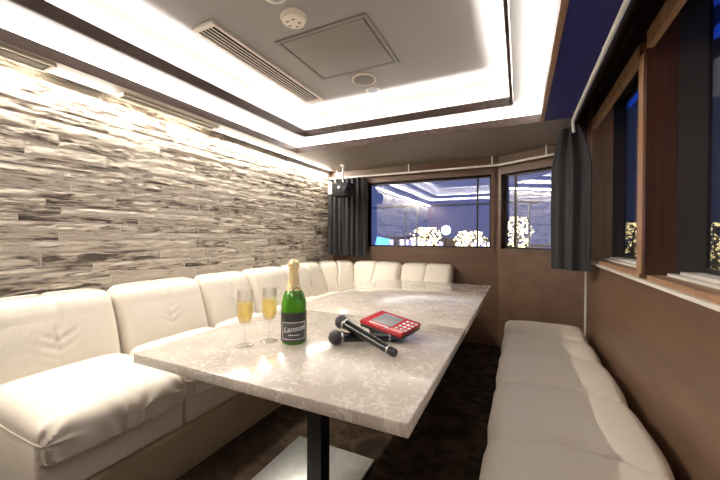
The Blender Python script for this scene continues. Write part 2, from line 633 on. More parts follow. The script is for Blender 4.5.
# far wall, straight part with window opening
w = B()
WX0, WX1, WZ0, WZ1 = -1.62, -0.262, 0.972, 1.715
w.box(XL, WX0, YF, YF + .12, 0, 2.3)
w.box(WX1, A2.x, YF, YF + .12, 0, 2.3)
w.box(WX0, WX1, YF, YF + .12, 0, WZ0)
w.box(WX0, WX1, YF, YF + .12, WZ1, 2.3)
struct(w.build('wall_far', M['panelx']), 'brown wood panelled end wall under the wide window', 'wall')
f = B()
f.box(WX0, WX1, YF - .012, YF + .10, WZ1, WZ1 + .045)
f.box(WX0, WX1, YF - .012, YF + .10, WZ0 - .03, WZ0)
f.box(WX1, WX1 + .035, YF - .012, YF + .10, WZ0 - .03, WZ1 + .045)
f.box(WX0 - .035, WX0, YF - .012, YF + .10, WZ0 - .03, WZ1 + .045)
o3 = struct(f.build('window_3', M['panelx']), 'wide window in the end wall beside the left curtain', 'window')
a = B()
a.box(WX0, WX1, YF + .06, YF + .085, WZ0, WZ0 + .018)
a.box(WX0, WX1, YF + .06, YF + .085, WZ1 - .02, WZ1)
a.box(-.405, -.388, YF + .06, YF + .09, WZ0, WZ1)
a.box(WX1 - .018, WX1, YF + .06, YF + .085, WZ0, WZ1)
a.build('window_sash', M['alu'], o3)
B().box(WX0, WX1, YF + .066, YF + .072, WZ0 + .01, WZ1 - .01).build('window_pane', M['glass'], o3)

# angled part of the far wall with the smaller window
d2 = (B2 - A2).normalized()
n2 = Vector((d2.y, -d2.x, 0))        # towards the room
L2 = (B2 - A2).length
def q2(s_, off, zz):
    p = A2 + d2 * s_ - n2 * off
    return (p.x, p.y, zz)
def abox(b, s0, s1, o0, o1, z0, z1, mi=0):
    v = [q2(s_, o_, zz) for s_ in (s0, s1) for o_ in (o0, o1) for zz in (z0, z1)]
    b.add(v, [(0, 1, 3, 2), (4, 6, 7, 5), (0, 4, 5, 1), (2, 3, 7, 6), (0, 2, 6, 4), (1, 5, 7, 3)], mi)
w = B()
S0, S1 = 0.03, 0.70
abox(w, 0, S0, 0, .12, 0, 2.3)
abox(w, S1, L2 + .1, 0, .12, 0, 2.3)
abox(w, S0, S1, 0, .12, 0, WZ0)
abox(w, S0, S1, 0, .12, WZ1 - .01, 2.3)
struct(w.build('wall_corner', M['panelx']), 'angled brown wood panelled wall behind the bench end', 'wall')
f = B()
abox(f, S0, S1, -.012, .10, WZ1 - .01, WZ1 + .035)
abox(f, S0, S1, -.012, .10, WZ0 - .03, WZ0)
abox(f, S0 - .03, S0, -.012, .10, WZ0 - .03, WZ1 + .035)
o4 = struct(f.build('window_4', M['panelx']), 'smaller angled window between the wide window and the dark curtain', 'window')
a = B()
abox(a, S0, S1, .06, .085, WZ0, WZ0 + .018)
abox(a, S0, S1, .06, .085, WZ1 - .03, WZ1 - .01)
abox(a, S0, S0 + .02, .06, .085, WZ0, WZ1 - .01)
abox(a, .125, .14, .06, .09, WZ0, WZ1 - .01)
a.build('window_sash', M['alu'], o4)
g = B()
abox(g, S0, S1, .066, .072, WZ0 + .01, WZ1 - .02)
g.build('window_pane', M['glass'], o4)
struct(B().box(XR - .012, XR - .0005, 3.165, 3.185, 0, zs - .04).build('trim_3', M['rail']), 'pale joint strip in the panelled corner', 'trim')
struct(B().box(XL, XR + .19, YN - .1, YN, 0, 2.3).build('wall_near', M['panelx']), 'brown panelled wall behind the camera', 'wall')

# ceiling: soffit, two stepped recesses, inner ceiling
R1 = (-1.93, 0.120, -0.55, 2.61)
R1o = (-2.062, 0.262, -0.68, 2.765)
R2 = (-1.725, -0.064, -0.35, 2.447)
R2o = (-1.768, -0.020, -0.393, 2.490)
ZR, ZI = 1.985, 2.19
def ring(b, i, o, z0, z1, mi=0):
    b.box(o[0], i[0], o[2], o[3], z0, z1, mi)
    b.box(i[1], o[1], o[2], o[3], z0, z1, mi)
    b.box(i[0], i[1], o[2], i[2], z0, z1, mi)
    b.box(i[0], i[1], i[3], o[3], z0, z1, mi)
def grow(r, d):
    return (r[0] - d, r[1] + d, r[2] - d, r[3] + d)
c = B()
SX0, SX1 = -2.085, 0.335
# soffit (mi 1), navy right-hand panel (mi 2)
c.box(SX0, R1[0], YN, YF, ZS, ZS + .02, 1)
c.box(R1[0], SX1, R1[3], YF, ZS, ZS + .02, 1)
c.box(R1[0], R1[1], YN, R1[2], ZS, ZS + .02, 1)
c.box(R1[1], SX1, YN, R1[3], ZS, ZS + .02, 2)
ring(c, R1o, grow(R1o, .02), ZS + .02, ZR + .02)
ring(c, grow(R2, .02), R1o, ZR, ZR + .015)
ring(c, R2o, grow(R2o, .02), ZR + .015, ZI)
c.box(R2o[0] - .02, R2o[1] + .02, R2o[2] - .02, R2o[3] + .02, ZI, ZI + .02)
# slot above the stone wall and curtain pocket above the rail
c.box(XL - .02, SX0, YN, YF, 1.975, 1.99)
c.box(SX1, XR + .19, YN, 3.55, 2.14, 2.16, 3)
c.box(SX1, SX1 + .012, YN, 3.55, ZS, 2.15, 3)
M['pocket'] = plain('pocket_dark', (0.05, 0.03, 0.022), 0.7)
struct(c.build('ceiling', [M['white'], M['soffit'], M['navy'], M['pocket']]), 'stepped white tray ceiling with cove lighting and greige soffit', 'ceiling')
t_ = B()
ring(t_, grow(R1, -.0015), R1, ZS - .0005, ZS + .056)
ring(t_, R1, grow(R1, .012), ZS + .0205, ZS + .056)
t_.box(R1[1] - .002, R1[1] + .022, R1[2], R1[3], ZS - .012, ZS - .0006, 1)
struct(t_.build('trim_4', [M['trim'], M['frame']]), 'walnut outer trim around the ceiling tray', 'trim')
t_ = B()
ring(t_, R2, grow(R2, .016), ZR - .014, ZR + .045)
struct(t_.build('trim_5', M['trim']), 'walnut inner trim around the ceiling tray', 'trim')

# ================================================================== SOFA
def pinch(p, q, A, R, k, ph=0.0):
    dx, dz = p[0] - q[0], p[1] - q[1]
    r = math.hypot(dx, dz)
    a = math.atan2(dz, dx)
    return -A * math.exp(-(r / R) ** 2) * (0.45 + 0.55 * math.cos(k * a + ph + 3 * r / R))

def seat_mesh(b, x0, x1, y0, y1, z0, z1, sd, ends=(0, 0)):
    yc = (y0 + y1) / 2
    hw = (y1 - y0) / 2
    rr = random.Random(sd)
    offs = [rr.uniform(-.5, .5) for _ in range(6)]
    def fn(wp, q, h, nr):
        u, v = q.x / h.x, q.y / h.y
        p = wp.copy()
        if q.z > -h.z * .3:
            p.z += .018 * (1 - v ** 4) * (1 - .6 * max(0, u) ** 2) - .012 * max(0, u) ** 3
            # centre seam, fading towards the back
            p.z -= .010 * math.exp(-((p.y - yc - .03 * u) / .008) ** 2) * (.5 + .5 * u if u > -1 else 0)
        if q.z < -h.z * .3 and u > .6:
            p.z -= .045 * (u - .6) / .4
        fz = max(0, (u - .55) / .45)
        p.x += .022 * fz * (1 - v ** 4) * (1 - (q.z / h.z) ** 2)
        if fz > 0:
            zz = q.z - h.z * .2
            d1 = pinch((p.y - yc - .02, q.z + h.z * .75), (0, 0), .030, .085, 9, offs[0])
            d2_ = pinch((p.y - y0 - .01, q.z + h.z * .1), (0, 0), .024, .075, 8, offs[1]) + pinch((p.y - y1 + .01, q.z + h.z * .1), (0, 0), .024, .075, 8, offs[2])
            wr = .006 * math.sin(26 * (p.y + .6 * q.z) + offs[3] * 6) * math.exp(-((q.z + .02) / .05) ** 2)
            d = (d1 + d2_ + wr) * fz
            p.x += d
            p.z += d * .6
        p += Vector((.003, .003, .004)) * noise.noise(p * 7 + Vector((sd, 0, 0)))
        return p
    b.bevbox(x0, x1, y0, y1, z0, z1, .045, k=4, fn=fn, n=(14, 36, 8))

def back_mesh(b, xb, xf, y0, y1, z0, z1, lean, sd):
    yc = (y0 + y1) / 2
    rr = random.Random(sd)
    k0 = rr.uniform(.85, 1.15)
    def fn(wp, q, h, nr):
        v = q.y / h.y
        t = (wp.z - z0) / (z1 - z0)
        p = wp.copy()
        if q.x > 0:
            p.x -= lean * t ** 1.3
            p.x += .022 * (1 - v ** 4) * math.sin(PI * min(1, t)) ** .6
            g = math.exp(-((p.y - yc - .012 * math.sin(9 * t)) / .007) ** 2)
            p.x -= (.014 if sd > 20 else .006) * g * max(0, min(1, (t - .3) * 4))
            # leaf-like pleats either side of the tuft
            dy, dz = p.y - yc, wp.z - (z0 + .52 * (z1 - z0))
            wdw = math.exp(-(dy / .06) ** 2 - (dz / .06) ** 2)
            p.x -= .011 * wdw * (.5 + .5 * math.cos(150 * k0 * (dz - .55 * abs(dy)))) * min(1, abs(dy) / .012 + .4)
        if t > .8:
            p.z += .012 * (1 - v ** 4) - (.016 if sd > 20 else .009) * math.exp(-((p.y - yc) / .012) ** 2)
        p += Vector((.002, .002, .003)) * noise.noise(p * 6 + Vector((sd, 3, 0)))
        return p
    b.bevbox(xb, xf, y0, y1, z0, z1, .05, k=4, fn=fn, n=(3, 44, 22))

SEAT_F, SEAT_B = 0.505, -0.02       # local x: 0 at the front of the backrest
def sofa_module(label, loc, rz, wdt, sd, group, seatless=False):
    t = thing('sofa_module', label, 'sofa', loc, rz, group)
    g = .006
    b = B()
    b.bevbox(-.235, SEAT_F - .035, g, wdt - g, 0.195, 0.405, .012)
    b.build('base', M['leather'], t)
    b = B()
    seat_mesh(b, SEAT_B, SEAT_F, g, wdt - g, 0.345, 0.475, sd)
    s_ = b.build('seat', M['leather'], t)
    for sg in (0, 1):
        ye = [.008, wdt - .008][sg]
        yi = [.018, wdt - .018][sg]
        B().tube([(x, ye, .402) for x in (.0, .15, .3, SEAT_F - .04)] + [(SEAT_F - .012, yi, .398)], .005).build('piping', M['piping'], s_)
    b = B()
    back_mesh(b, -.235, .02, g, wdt - g, 0.40, 0.795, .125, sd)
    b.build('backrest', M['leather'], t)
    return t

GS = 'cream leather sofa modules along the stone wall'
LEFT = [(0.50, 1.04, 'cream leather sofa module at the left front, exposed end nearest the camera'),
        (1.04, 1.585, 'second cream leather sofa module along the stone wall from the camera'),
        (1.585, 2.03, 'cream leather sofa module by the stone wall, behind the two champagne flutes'),
        (2.03, 2.52, 'cream leather sofa module by the stone wall, behind and left of the green bottle')]
XB = -1.88
for k, (y0, y1, lb) in enumerate(LEFT):
    sofa_module(lb, (XB, y0, 0), 0, y1 - y0, 11 + k, GS)
# one more run of the far wall: local x -> world -y, local y -> world +x
YB = 3.33
FAR = [(-1.75, -1.165, 'cream leather sofa module by the end wall, next to the sofa corner'),
       (-1.165, -0.605, 'last cream leather sofa module by the end wall, its right end free')]
for k, (x0, x1, lb) in enumerate(FAR):
    sofa_module(lb, (x0, YB, 0), -PI / 2, x1 - x0, 21 + k, 'cream leather sofa modules along the end wall')
# corner unit
t = thing('sofa_corner', 'cream leather corner unit of the sofa where stone wall meets end wall', 'sofa', (-1.88, 3.33, 0))
off = (-1.88, 3.33, 0)
B(off).bevbox(-2.11, -1.755, 2.525, 3.55, .195, .405, .012).build('base', M['leather'], t)
b = B(off)
seat_mesh(b, -1.95, -1.375, 2.53, 2.83, .345, .475, 31)
b.bevbox(-2.0, -1.76, 2.84, 3.40, .345, .48, .04, k=3, n=(6, 10, 3))
b.build('seat', M['leather'], t)
b = B(off)
back_mesh(b, -2.115, -1.86, 2.524, 3.11, .40, .795, .125, 33)
b.build('backrest', M['leather'], t)
# angled backrest piece across the corner
b = B()
back_mesh(b, -.12, .07, -.205, .205, .40, .795, .10, 35)
rot = Matrix.Rotation(-PI / 4, 4, 'Z')
ctr = Vector((-1.835, 3.245, 0))
b.v = [rot @ v + ctr - Vector(off) for v in b.v]
b.build('backrest', M['leather'], t)
# carpeted plinth under the sofa
b = B()
b.box(-2.14, -1.372, 0.50, 3.565, 0.0005, .195)
b.box(-1.372, -0.61, 2.84, 3.565, 0.0005, .195)
tag(b.build('sofa_plinth', M['plinth']), 'low brown carpeted plinth that the cream sofa stands on', 'plinth')

# ================================================================== BENCH (right)
t = thing('bench', 'long backless cream leather bench along the right-hand wall', 'bench', (0.16, 1.4, 0))
off = (0.16, 1.4, 0)
BY0, BY1 = -0.14, 3.03
SE = [0.32, 0.80, 1.28, 1.77, 2.27, 2.66]
def bfn(wp, q, h, nr):
    p = wp.copy()
    u = q.x / h.x
    gs = min(abs(wp.y - s_ - .02 * math.sin(3 * u + s_)) for s_ in SE)
    if q.z > 0:
        p.z += .014 * (1 - u ** 4) - .022 * math.exp(-(gs / .016) ** 2) + .012 * min(1, gs / .14)
    else:
        p.z -= 0
    if abs(u) > .8:
        p.x += math.copysign(.010 * min(1, gs / .1) - .008 * math.exp(-(gs / .012) ** 2), u)
    p += Vector((.003, .003, .003)) * noise.noise(p * 6)
    return p
b = B(off)
b.bevbox(-.095, .425, BY0, BY1, .24, .385, .045, k=4, fn=bfn, n=(18, 150, 6))
b.build('seat', M['leather'], t)
B(off).bevbox(-.06, .40, BY0 + .02, BY1 - .02, 0, .245, .01).build('base', M['panelx'], t)

# ================================================================== TABLES
def table(label, y0, y1, m, leg_y, plate):
    x0, x1 = -1.142, -0.203
    o = thing('stone_table', label, 'table', (-.67, leg_y, 0), 0, 'stone topped tables end to end')
    off = (-.67, leg_y, 0)
    B(off).bevbox(x0, x1, y0, y1, .668, .70, .003, k=1).build('tabletop', m, o)
    B(off).box(-.70, -.64, leg_y - .03, leg_y + .03, .014, .655).box(-.93, -.41, leg_y - .03, leg_y + .03, .640, .6678).build('leg', M['black'], o)
    b_ = B(off).bevbox(-1.06, -.62, leg_y - .40, leg_y + .42, .0006, .014, .004, k=1)
    b_.build('base_plate', plate, o)
    return o
table('pale fossil stone table in front, holding the bottle, flutes and microphones', 0.655, 1.449, M['table'], 1.04, M['steel'])
table('glossier pale stone table behind, its end towards the far sofa', 1.452, 2.83, M['table2'], 2.3, M['black'])

# ================================================================== CURTAINS, RAILS, SPEAKER
def curtain(b, path, z0, z1, amp, waves, top=1.0, th=.012):
    """path: list of points; wavy sheet with thickness; top = gather factor at the top"""
    P = [Vector((p[0], p[1], 0)) for p in path]
    seg = [(P[i + 1] - P[i]).length for i in range(len(P) - 1)]
    tot = sum(seg)
    def at(s_):
        s_ *= tot
        for i, l in enumerate(seg):
            if s_ <= l or i == len(seg) - 1:
                return P[i].lerp(P[i + 1], s_ / l), (P[i + 1] - P[i]).normalized()
            s_ -= l
    N, K = 90, 14
    vs, fs = [], []
    for side in (0, 1):
        for j in range(K + 1):
            tz = j / K
            for i in range(N + 1):
                s_ = i / N
                gath = 1 - (1 - top) * max(0, (tz - .72) / .28) ** 1.5
                p, d = at(.5 + (s_ - .5) * gath)
                n_ = Vector((d.y, -d.x, 0))
                ph = 2 * PI * waves * s_
                off_ = amp * math.sin(ph + .5 * math.sin(3 * tz + s_ * 5)) * (1 - .3 * tz) + amp * .3 * math.sin(2.3 * ph + 1)
                q = p + n_ * (off_ + (th if side else 0))
                q.z = z0 + (z1 - z0) * tz
                vs.append(q)
    S = (N + 1) * (K + 1)
    W_ = N + 1
    for j in range(K):
        for i in range(N):
            a = j * W_ + i
            fs.append((a, a + 1, a + W_ + 1, a + W_))
            fs.append((S + a, S + a + W_, S + a + W_ + 1, S + a + 1))
    for i in range(N):
        fs.append((i, S + i, S + i + 1, i + 1))
        a = K * W_ + i
        fs.append((a, a + 1, S + a + 1, S + a))
    for j in range(K):
        a = j * W_
        fs.append((a, a + W_, S + a + W_, S + a))
        a += N
        fs.append((a, S + a, S + a + W_, a + W_))
    b.add(vs, fs, 0, True)
b = B()
curtain(b, [(-2.09, 3.47), (-1.60, 3.49)], .865, 1.775, .022, 6.5)
tag(b.build('curtain', M['curtain']), 'dark grey curtain bunched at the left of the wide end window', 'curtain')
b = B()
curtain(b, [(.235, 2.93), (.33, 2.80), (.45, 2.70)], .85, 1.875, .024, 2.2, .45)
tag(b.build('curtain', M['curtain']), 'dark curtain bunched in the right corner beside the side window', 'curtain')
b = B()
b.tube([(-2.10, 3.50, 1.79), (-.205, 3.50, 1.79), (-.16, 3.485, 1.79), (.29, 3.22, 1.79)], .011, 10)
for p in ((-2.0, 3.5), (-1.1, 3.5), (-.25, 3.5), (.2, 3.273)):
    b.cyl((p[0], p[1], 1.795), (p[0], p[1], ZS - .0005), .006, seg=8)
tag(b.build('curtain_rail', M['rail']), 'thin white curtain rail bending along the end wall above the windows', 'curtain rail')
b = B()
b.tube([(.31, -.9, 1.86), (.31, 2.58, 1.86), (.315, 2.62, 1.85), (.325, 2.66, 1.80)], .010, 10)
for y in (-.4, .8, 1.7, 2.5):
    b.cyl((.31, y, 1.862), (.31, y, ZS - .0005), .005, seg=8)
tag(b.build('curtain_rail', M['rail']), 'straight white curtain rail along the right side under the navy ceiling panel', 'curtain rail')

t = thing('speaker', 'small black speaker hanging in the far left corner before the curtain', 'speaker', (-1.76, 3.25, 1.6))
off = (-1.76, 3.25, 1.6)
b = B(off)
b.bevbox(-1.86, -1.66, 3.15, 3.33, 1.525, 1.675, .014, k=2)
b.lathe([(.062, -.03), (.070, .012), (.062, .035), (.05, .04), (.0, .02)], (-1.68, 3.20, 1.59), 24, 0, (.75, -.62, -.15))
b.build('body', M['speaker_black'], t)
b = B(off)
b.lathe([(.014, 0), (.014, .004), (0, .004)], (-1.775, 3.149, 1.625), 16, 0, (0, -1, 0))
b.build('indicator', M['silver'], t)
b = B(off)
b.bevbox(-1.915, -1.862, 3.15, 3.31, 1.55, 1.69, .008)
b.build('side_plate', M['ivory'], t)
b = B(off)
b.tube([(-1.875, 3.25, 1.67), (-1.875, 3.25, 1.745), (-1.86, 3.25, 1.765), (-1.78, 3.25, 1.77)], .008)
b.cyl((-1.78, 3.25, 1.674), (-1.78, 3.25, ZS - .012), .009)
b.lathe([(.03, 0), (.03, .01)], (-1.78, 3.25, ZS - .0105), 20)
b.build('bracket', M['rail'], t)

# ================================================================== CEILING FITTINGS
zc = ZI
t = thing('linear_vent', 'long slotted air vent recessed in the white tray ceiling', 'vent', (-1.506, 1.73, zc))
off = (-1.506, 1.73, zc)
vx0, vx1, vy0, vy1 = -1.568, -1.422, 1.20, 2.26
b = B(off)
z0, z1 = zc - .016, zc - .0005
b.box(vx0, vx0 + .010, vy0, vy1, z0, z1)
b.box(vx1 - .016, vx1, vy0, vy1, z0, z1)
b.box(vx0 + .010, vx1 - .016, vy0, vy0 + .03, z0, z1)
b.box(vx0 + .010, vx1 - .016, vy1 - .02, vy1, z0, z1)
b.build('frame', M['vent'], t)
B(off).box(vx0 + .009, vx1 - .015, vy0 + .02, vy1 - .01, zc - .006, zc - .0004).build('backing', M['dark'], t)
for i in range(4):
    x = vx0 + .034 + i * .024
    B(off).box(x - .0036, x + .0036, vy0 + .03, vy1 - .02, zc - .016, zc - .014).build('slat', M['vent'], t)

for (x0, x1, y0, y1, lb) in ((-2.078, -1.965, 0.10, 0.79, 'flat air grille in the left soffit nearest the camera'),
                             (-2.078, -2.0, 1.10, 1.75, 'slim air grille in the left soffit, second from the camera')):
    t = thing('soffit_grille', lb, 'vent', ((x0 + x1) / 2, (y0 + y1) / 2, ZS), 0, 'air grilles in the left soffit')
    off = ((x0 + x1) / 2, (y0 + y1) / 2, ZS)
    b = B(off)
    b.box(x0, x0 + .012, y0, y1, ZS - .010, ZS - .0004)
    b.box(x1 - .012, x1, y0, y1, ZS - .010, ZS - .0004)
    b.box(x0 + .012, x1 - .012, y0, y0 + .012, ZS - .010, ZS - .0004)
    b.box(x0 + .012, x1 - .012, y1 - .012, y1, ZS - .010, ZS - .0004)
    b.build('frame', M['vent'], t)
    b = B(off)
    b.box(x0 + .022, x1 - .034, y0 + .02, y1 - .02, ZS - .007, ZS - .0005)
    b.build('louvre_panel', M['grey'], t)
    b = B(off)
    b.box(x0 + .012, x1 - .012, y0 + .012, y1 - .012, ZS - .003, ZS - .0003)
    b.build('backing', M['dark'], t)

t = thing('access_hatch', 'square grey access hatch in the middle of the tray ceiling', 'hatch', (-.97, 1.74, zc))
off = (-.97, 1.74, zc)
hx0, hx1, hy0, hy1 = -1.256, -.69, 1.488, 1.99
b = B(off)
b.box(hx0, hx0 + .02, hy0, hy1, zc - .010, zc - .0005)
b.box(hx1 - .02, hx1, hy0, hy1, zc - .010, zc - .0005)
b.box(hx0 + .02, hx1 - .02, hy0, hy0 + .02, zc - .010, zc - .0005)
b.box(hx0 + .02, hx1 - .02, hy1 - .02, hy1, zc - .010, zc - .0005)
b.build('frame', M['hatch'], t)
B(off).bevbox(hx0 + .028, hx1 - .028, hy0 + .026, hy1 - .026, zc - .010, zc - .001, .002, k=1).build('panel', M['hatch'], t)
B(off).box(hx0 + .02, hx1 - .02, hy0 + .02, hy1 - .02, zc - .003, zc - .0003).build('backing', M['dark'], t)

def ceil_lathe(prof, c):
    return [(r, -h_) for r, h_ in prof], c
t = thing('smoke_detector', 'round ivory smoke detector on the tray ceiling beside the hatch', 'smoke detector', (-1.03, 1.377, zc))
off = (-1.03, 1.377, zc)
cc = (-1.03, 1.36, zc - .0005)
B(off).lathe([(.066, 0), (.066, -.010), (.060, -.013)], cc, 36).build('base', M['ivory'], t)
b = B(off)
b.lathe([(.056, -.0132), (.060, -.016), (.057, -.028), (.042, -.034), (.018, -.036), (0, -.036)], cc, 36)
b.build('cap', M['ivory'], t)
for i in range(5):
    b = B(off)
    a = 2 * PI * i / 5 + .3
    p = Vector(cc) + Vector((.030 * math.cos(a), .030 * math.sin(a), -.0365))
    b.bevbox(p.x - .008, p.x + .008, p.y - .003, p.y + .003, p.z - .001, p.z + .003, .001, k=1)
    b.build('sensing_slot', M['grey'], t)

t = thing('ceiling_speaker', 'flat round grey ceiling speaker between the hatch and a small downlight', 'ceiling speaker', (-.99, 2.11, zc))
off = (-.99, 2.11, zc)
cc = (-.99, 2.11, zc - .0005)
B(off).lathe([(.088, 0), (.088, -.006), (.078, -.012), (.074, -.008)], cc, 40).build('rim', M['vent'], t)
B(off).lathe([(.074, -.004), (.072, -.010), (.04, -.014), (0, -.015)], cc, 40).build('grille', M['grey'], t)

for (x, y, lb) in ((-1.005, 2.30, 'small round downlight beyond the grey ceiling speaker'),
                   (-1.02, 1.20, 'round downlight nearest the camera, above the smoke detector')):
    t = thing('downlight', lb, 'downlight', (x, y, zc), 0, 'recessed downlights in the tray ceiling')
    off = (x, y, zc)
    cc = (x, y, zc - .0005)
    B(off).lathe([(.056, 0), (.056, -.005), (.046, -.008), (.040, -.004), (.038, -.001)], cc, 36).build('rim', M['rail'], t)
    B(off).lathe([(.038, -.0015), (.03, -.004), (0, -.005)], cc, 28).build('lens', M['lens'], t)
    b = B(off)
    b.box(x - .004, x + .004, y - .03, y + .03, zc - .010, zc - .004)
    b.build('lamp_bar', M['silver'], t)

# ================================================================== ON THE TABLE
ZT = 0.7005
# champagne bottle
bx, by = -.742, .985
t = thing('champagne_bottle', 'green champagne bottle with gold foil neck and black label', 'bottle', (bx, by, ZT))
t.scale = (1, 1, .965)
prof = [(0, .008), (.028, .004), (.040, 0), (.0445, .006), (.0455, .02), (.0455, .145), (.0435, .160), (.038, .178), (.0285, .197), (.0215, .213), (.0175, .235), (.0155, .265), (.015, .295), (0, .297)]
B().lathe(prof, (0, 0, 0), 48).build('glass_body', M['bottle'], t)
b = B()
b.lathe([(.0296, .1965), (.0230, .213), (.0192, .235), (.0172, .262), (.0178, .266), (.0168, .270), (.0168, .278), (.0200, .283), (.0205, .292), (.0185, .303), (.012, .309), (0, .311)], (0, 0, 0), 40)
fo = b.build('foil_capsule', M['gold'], t)
b = B()
b.lathe([(.0212, .280), (.0220, .2815), (.0212, .283)], (0, 0, 0), 32)
b.build('wire_collar', M['gold'], fo)
dirc = Vector((-bx, -by, 0)).normalized()
side = Vector((-dirc.y, dirc.x, 0))
if side.x < 0:
    side = -side
b = B()
rc = dirc * .034 + side * .010 + Vector((0, 0, .196))
b.tube([rc + side * (.0115 * math.cos(a)) + Vector((0, 0, .0135 * math.sin(a))) - dirc * (.0045 * math.sin(a)) for a in [2 * PI * i / 24 for i in range(24)]], .0016, 6, closed=True)
b.tube([rc + side * .009 + Vector((0, 0, -.010)) + dirc * .003, rc + side * .013 + Vector((0, 0, -.022)) + dirc * .004, rc + side * .015 + Vector((0, 0, -.034)) + dirc * .006], .0022, 6)
b.build('neck_ring', M['wirem'], t)
fa = math.atan2(dirc.y, dirc.x)
def patch(b, r, a0, a1, z0, z1, mi=0, n=24, th=.0006):
    vs, fs = [], []
    for i in range(n + 1):
        a = fa + a0 + (a1 - a0) * i / n
        for rr in (r, r + th):
            for zz in (z0, z1):
                vs.append((rr * math.cos(a), rr * math.sin(a), zz))
    for i in range(n):
        o_ = i * 4
        fs += [(o_, o_ + 4, o_ + 5, o_ + 1), (o_ + 2, o_ + 3, o_ + 7, o_ + 6), (o_, o_ + 2, o_ + 6, o_ + 4), (o_ + 1, o_ + 5, o_ + 7, o_ + 3)]
    fs += [(0, 1, 3, 2), (n * 4, n * 4 + 2, n * 4 + 3, n * 4 + 1)]
    b.add(vs, fs, mi)
RL = .0457
b = B()
patch(b, RL, -PI, PI - .001, .012, .118, 0, 60)
lab = b.build('label_band', M['labelbk'], t)
b = B()
patch(b, RL + .0008, -1.05, 1.05, .016, .088, 0, 40)
b.build('label_panel', M['labelgr'], lab)
b = B()
rb_ = RL + .0016
for a0, a1, z0, z1 in ((-.98, .98, .082, .0845), (-.98, .98, .0215, .024), (-.98, -.93, .0215, .0845), (.93, .98, .0215, .0845)):
    patch(b, rb_, a0, a1, z0, z1, 0, 30)
patch(b, rb_, -.42, .42, .036, .0395, 0, 16)
b.build('label_border', M['white_ink'], lab)
def text_mesh(txt, size, shear):
    cu = bpy.data.curves.new('t', 'FONT')
    cu.body = txt
    cu.size = size
    cu.shear = shear
    cu.align_x = 'CENTER'
    cu.align_y = 'CENTER'
    cu.extrude = .0003
    cu.offset = .0005
    o = bpy.data.objects.new('t', cu)
    C.objects.link(o)
    bpy.context.view_layer.update()
    me = bpy.data.meshes.new_from_object(o.evaluated_get(bpy.context.evaluated_depsgraph_get()))
    bpy.data.objects.remove(o)
    return [v.co.copy() for v in me.vertices], [list(p.vertices) for p in me.polygons]
tv, tf = text_mesh('Lanson', .0285, .35)
vs = []
for v in tv:
    a = fa + v.x / (RL + .002)
    r = RL + .0020 + v.z
    vs.append((r * math.cos(a), r * math.sin(a), .0605 + v.y + v.x * .12))
b = B()
b.add(vs, tf)
b.build('label_lettering', M['white_ink'], lab)

# flutes
def flute(label, x, y):
    t = thing('champagne_flute', label, 'glass', (x, y, ZT), 0, 'champagne flutes on the front table')
    outer = [(0, .0), (.031, 0), (.032, .0015), (.029, .003), (.010, .006), (.0045, .012), (.0035, .03), (.0035, .060), (.006, .070), (.018, .080), (.0258, .098), (.0280, .122), (.0272, .155), (.0252, .196)]
    inner = [(.0244, .196), (.0264, .155), (.0272, .122), (.0249, .099), (.017, .083), (.0, .078)]
    B().lathe(outer + inner, (0, 0, 0), 36).build('glass', M['crystal'], t)
    B().lathe([(0, .0792), (.0165, .084), (.0244, .0995), (.0267, .122), (.0262, .145), (.0260, .152), (0, .1522)], (0, 0, 0), 32).build('champagne', M['wine'], t)
    return t
flute('left champagne flute, standing nearer the table edge', -.868, .872)
flute('right champagne flute, standing next to the bottle', -.828, .952)

# microphones
def mic(label, head, tail, rh=.026):
    head, tail = Vector(head), Vector(tail)
    t = thing('microphone', label, 'microphone', head, 0, 'karaoke microphones on the front table')
    ax = (tail - head).normalized()
    L = (tail - head).length
    b = B()
    b.lathe([(0, -rh), (rh * .55, -rh * .84), (rh * .9, -rh * .42), (rh, 0), (rh * .95, rh * .35), (rh * .80, rh * .75)], (0, 0, 0), 28, 0, ax)
    b.build('grille_head', M['mesh_head'], t)
    b = B()
    b.lathe([(rh * .80, rh * .70), (rh * .86, rh * .74), (rh * .86, rh * .95), (rh * .75, rh * 1.1)], (0, 0, 0), 28, 0, ax)
    b.build('collar', M['silver'], t)
    b = B()
    b.lathe([(rh * .70, rh * 1.08), (.0165, rh * 1.7), (.0150, L * .6), (.0140, L - .032)], (0, 0, 0), 28, 0, ax)
    b.build('handle', M['gloss'], t)
    b = B()
    b.lathe([(.0142, L - .031), (.0147, L - .030), (.0147, L - .027), (.0142, L - .0255)], (0, 0, 0), 28, 0, ax)
    b.build('tail_ring', M['silver'], t)
    b = B()
    b.lathe([(.0140, L - .026), (.0140, L - .004), (.012, L), (0, L)], (0, 0, 0), 28, 0, ax)
    b.build('tail_cap', M['gloss'], t)
    return t
mic('black microphone lying underneath, head on the stone tabletop', (-.588, 1.022, .7272), (-.405, 1.150, .7153))
mic('black microphone resting across the other, tail pointing at the camera side', (-.592, 1.075, .769), (-.352, .992, .7155))

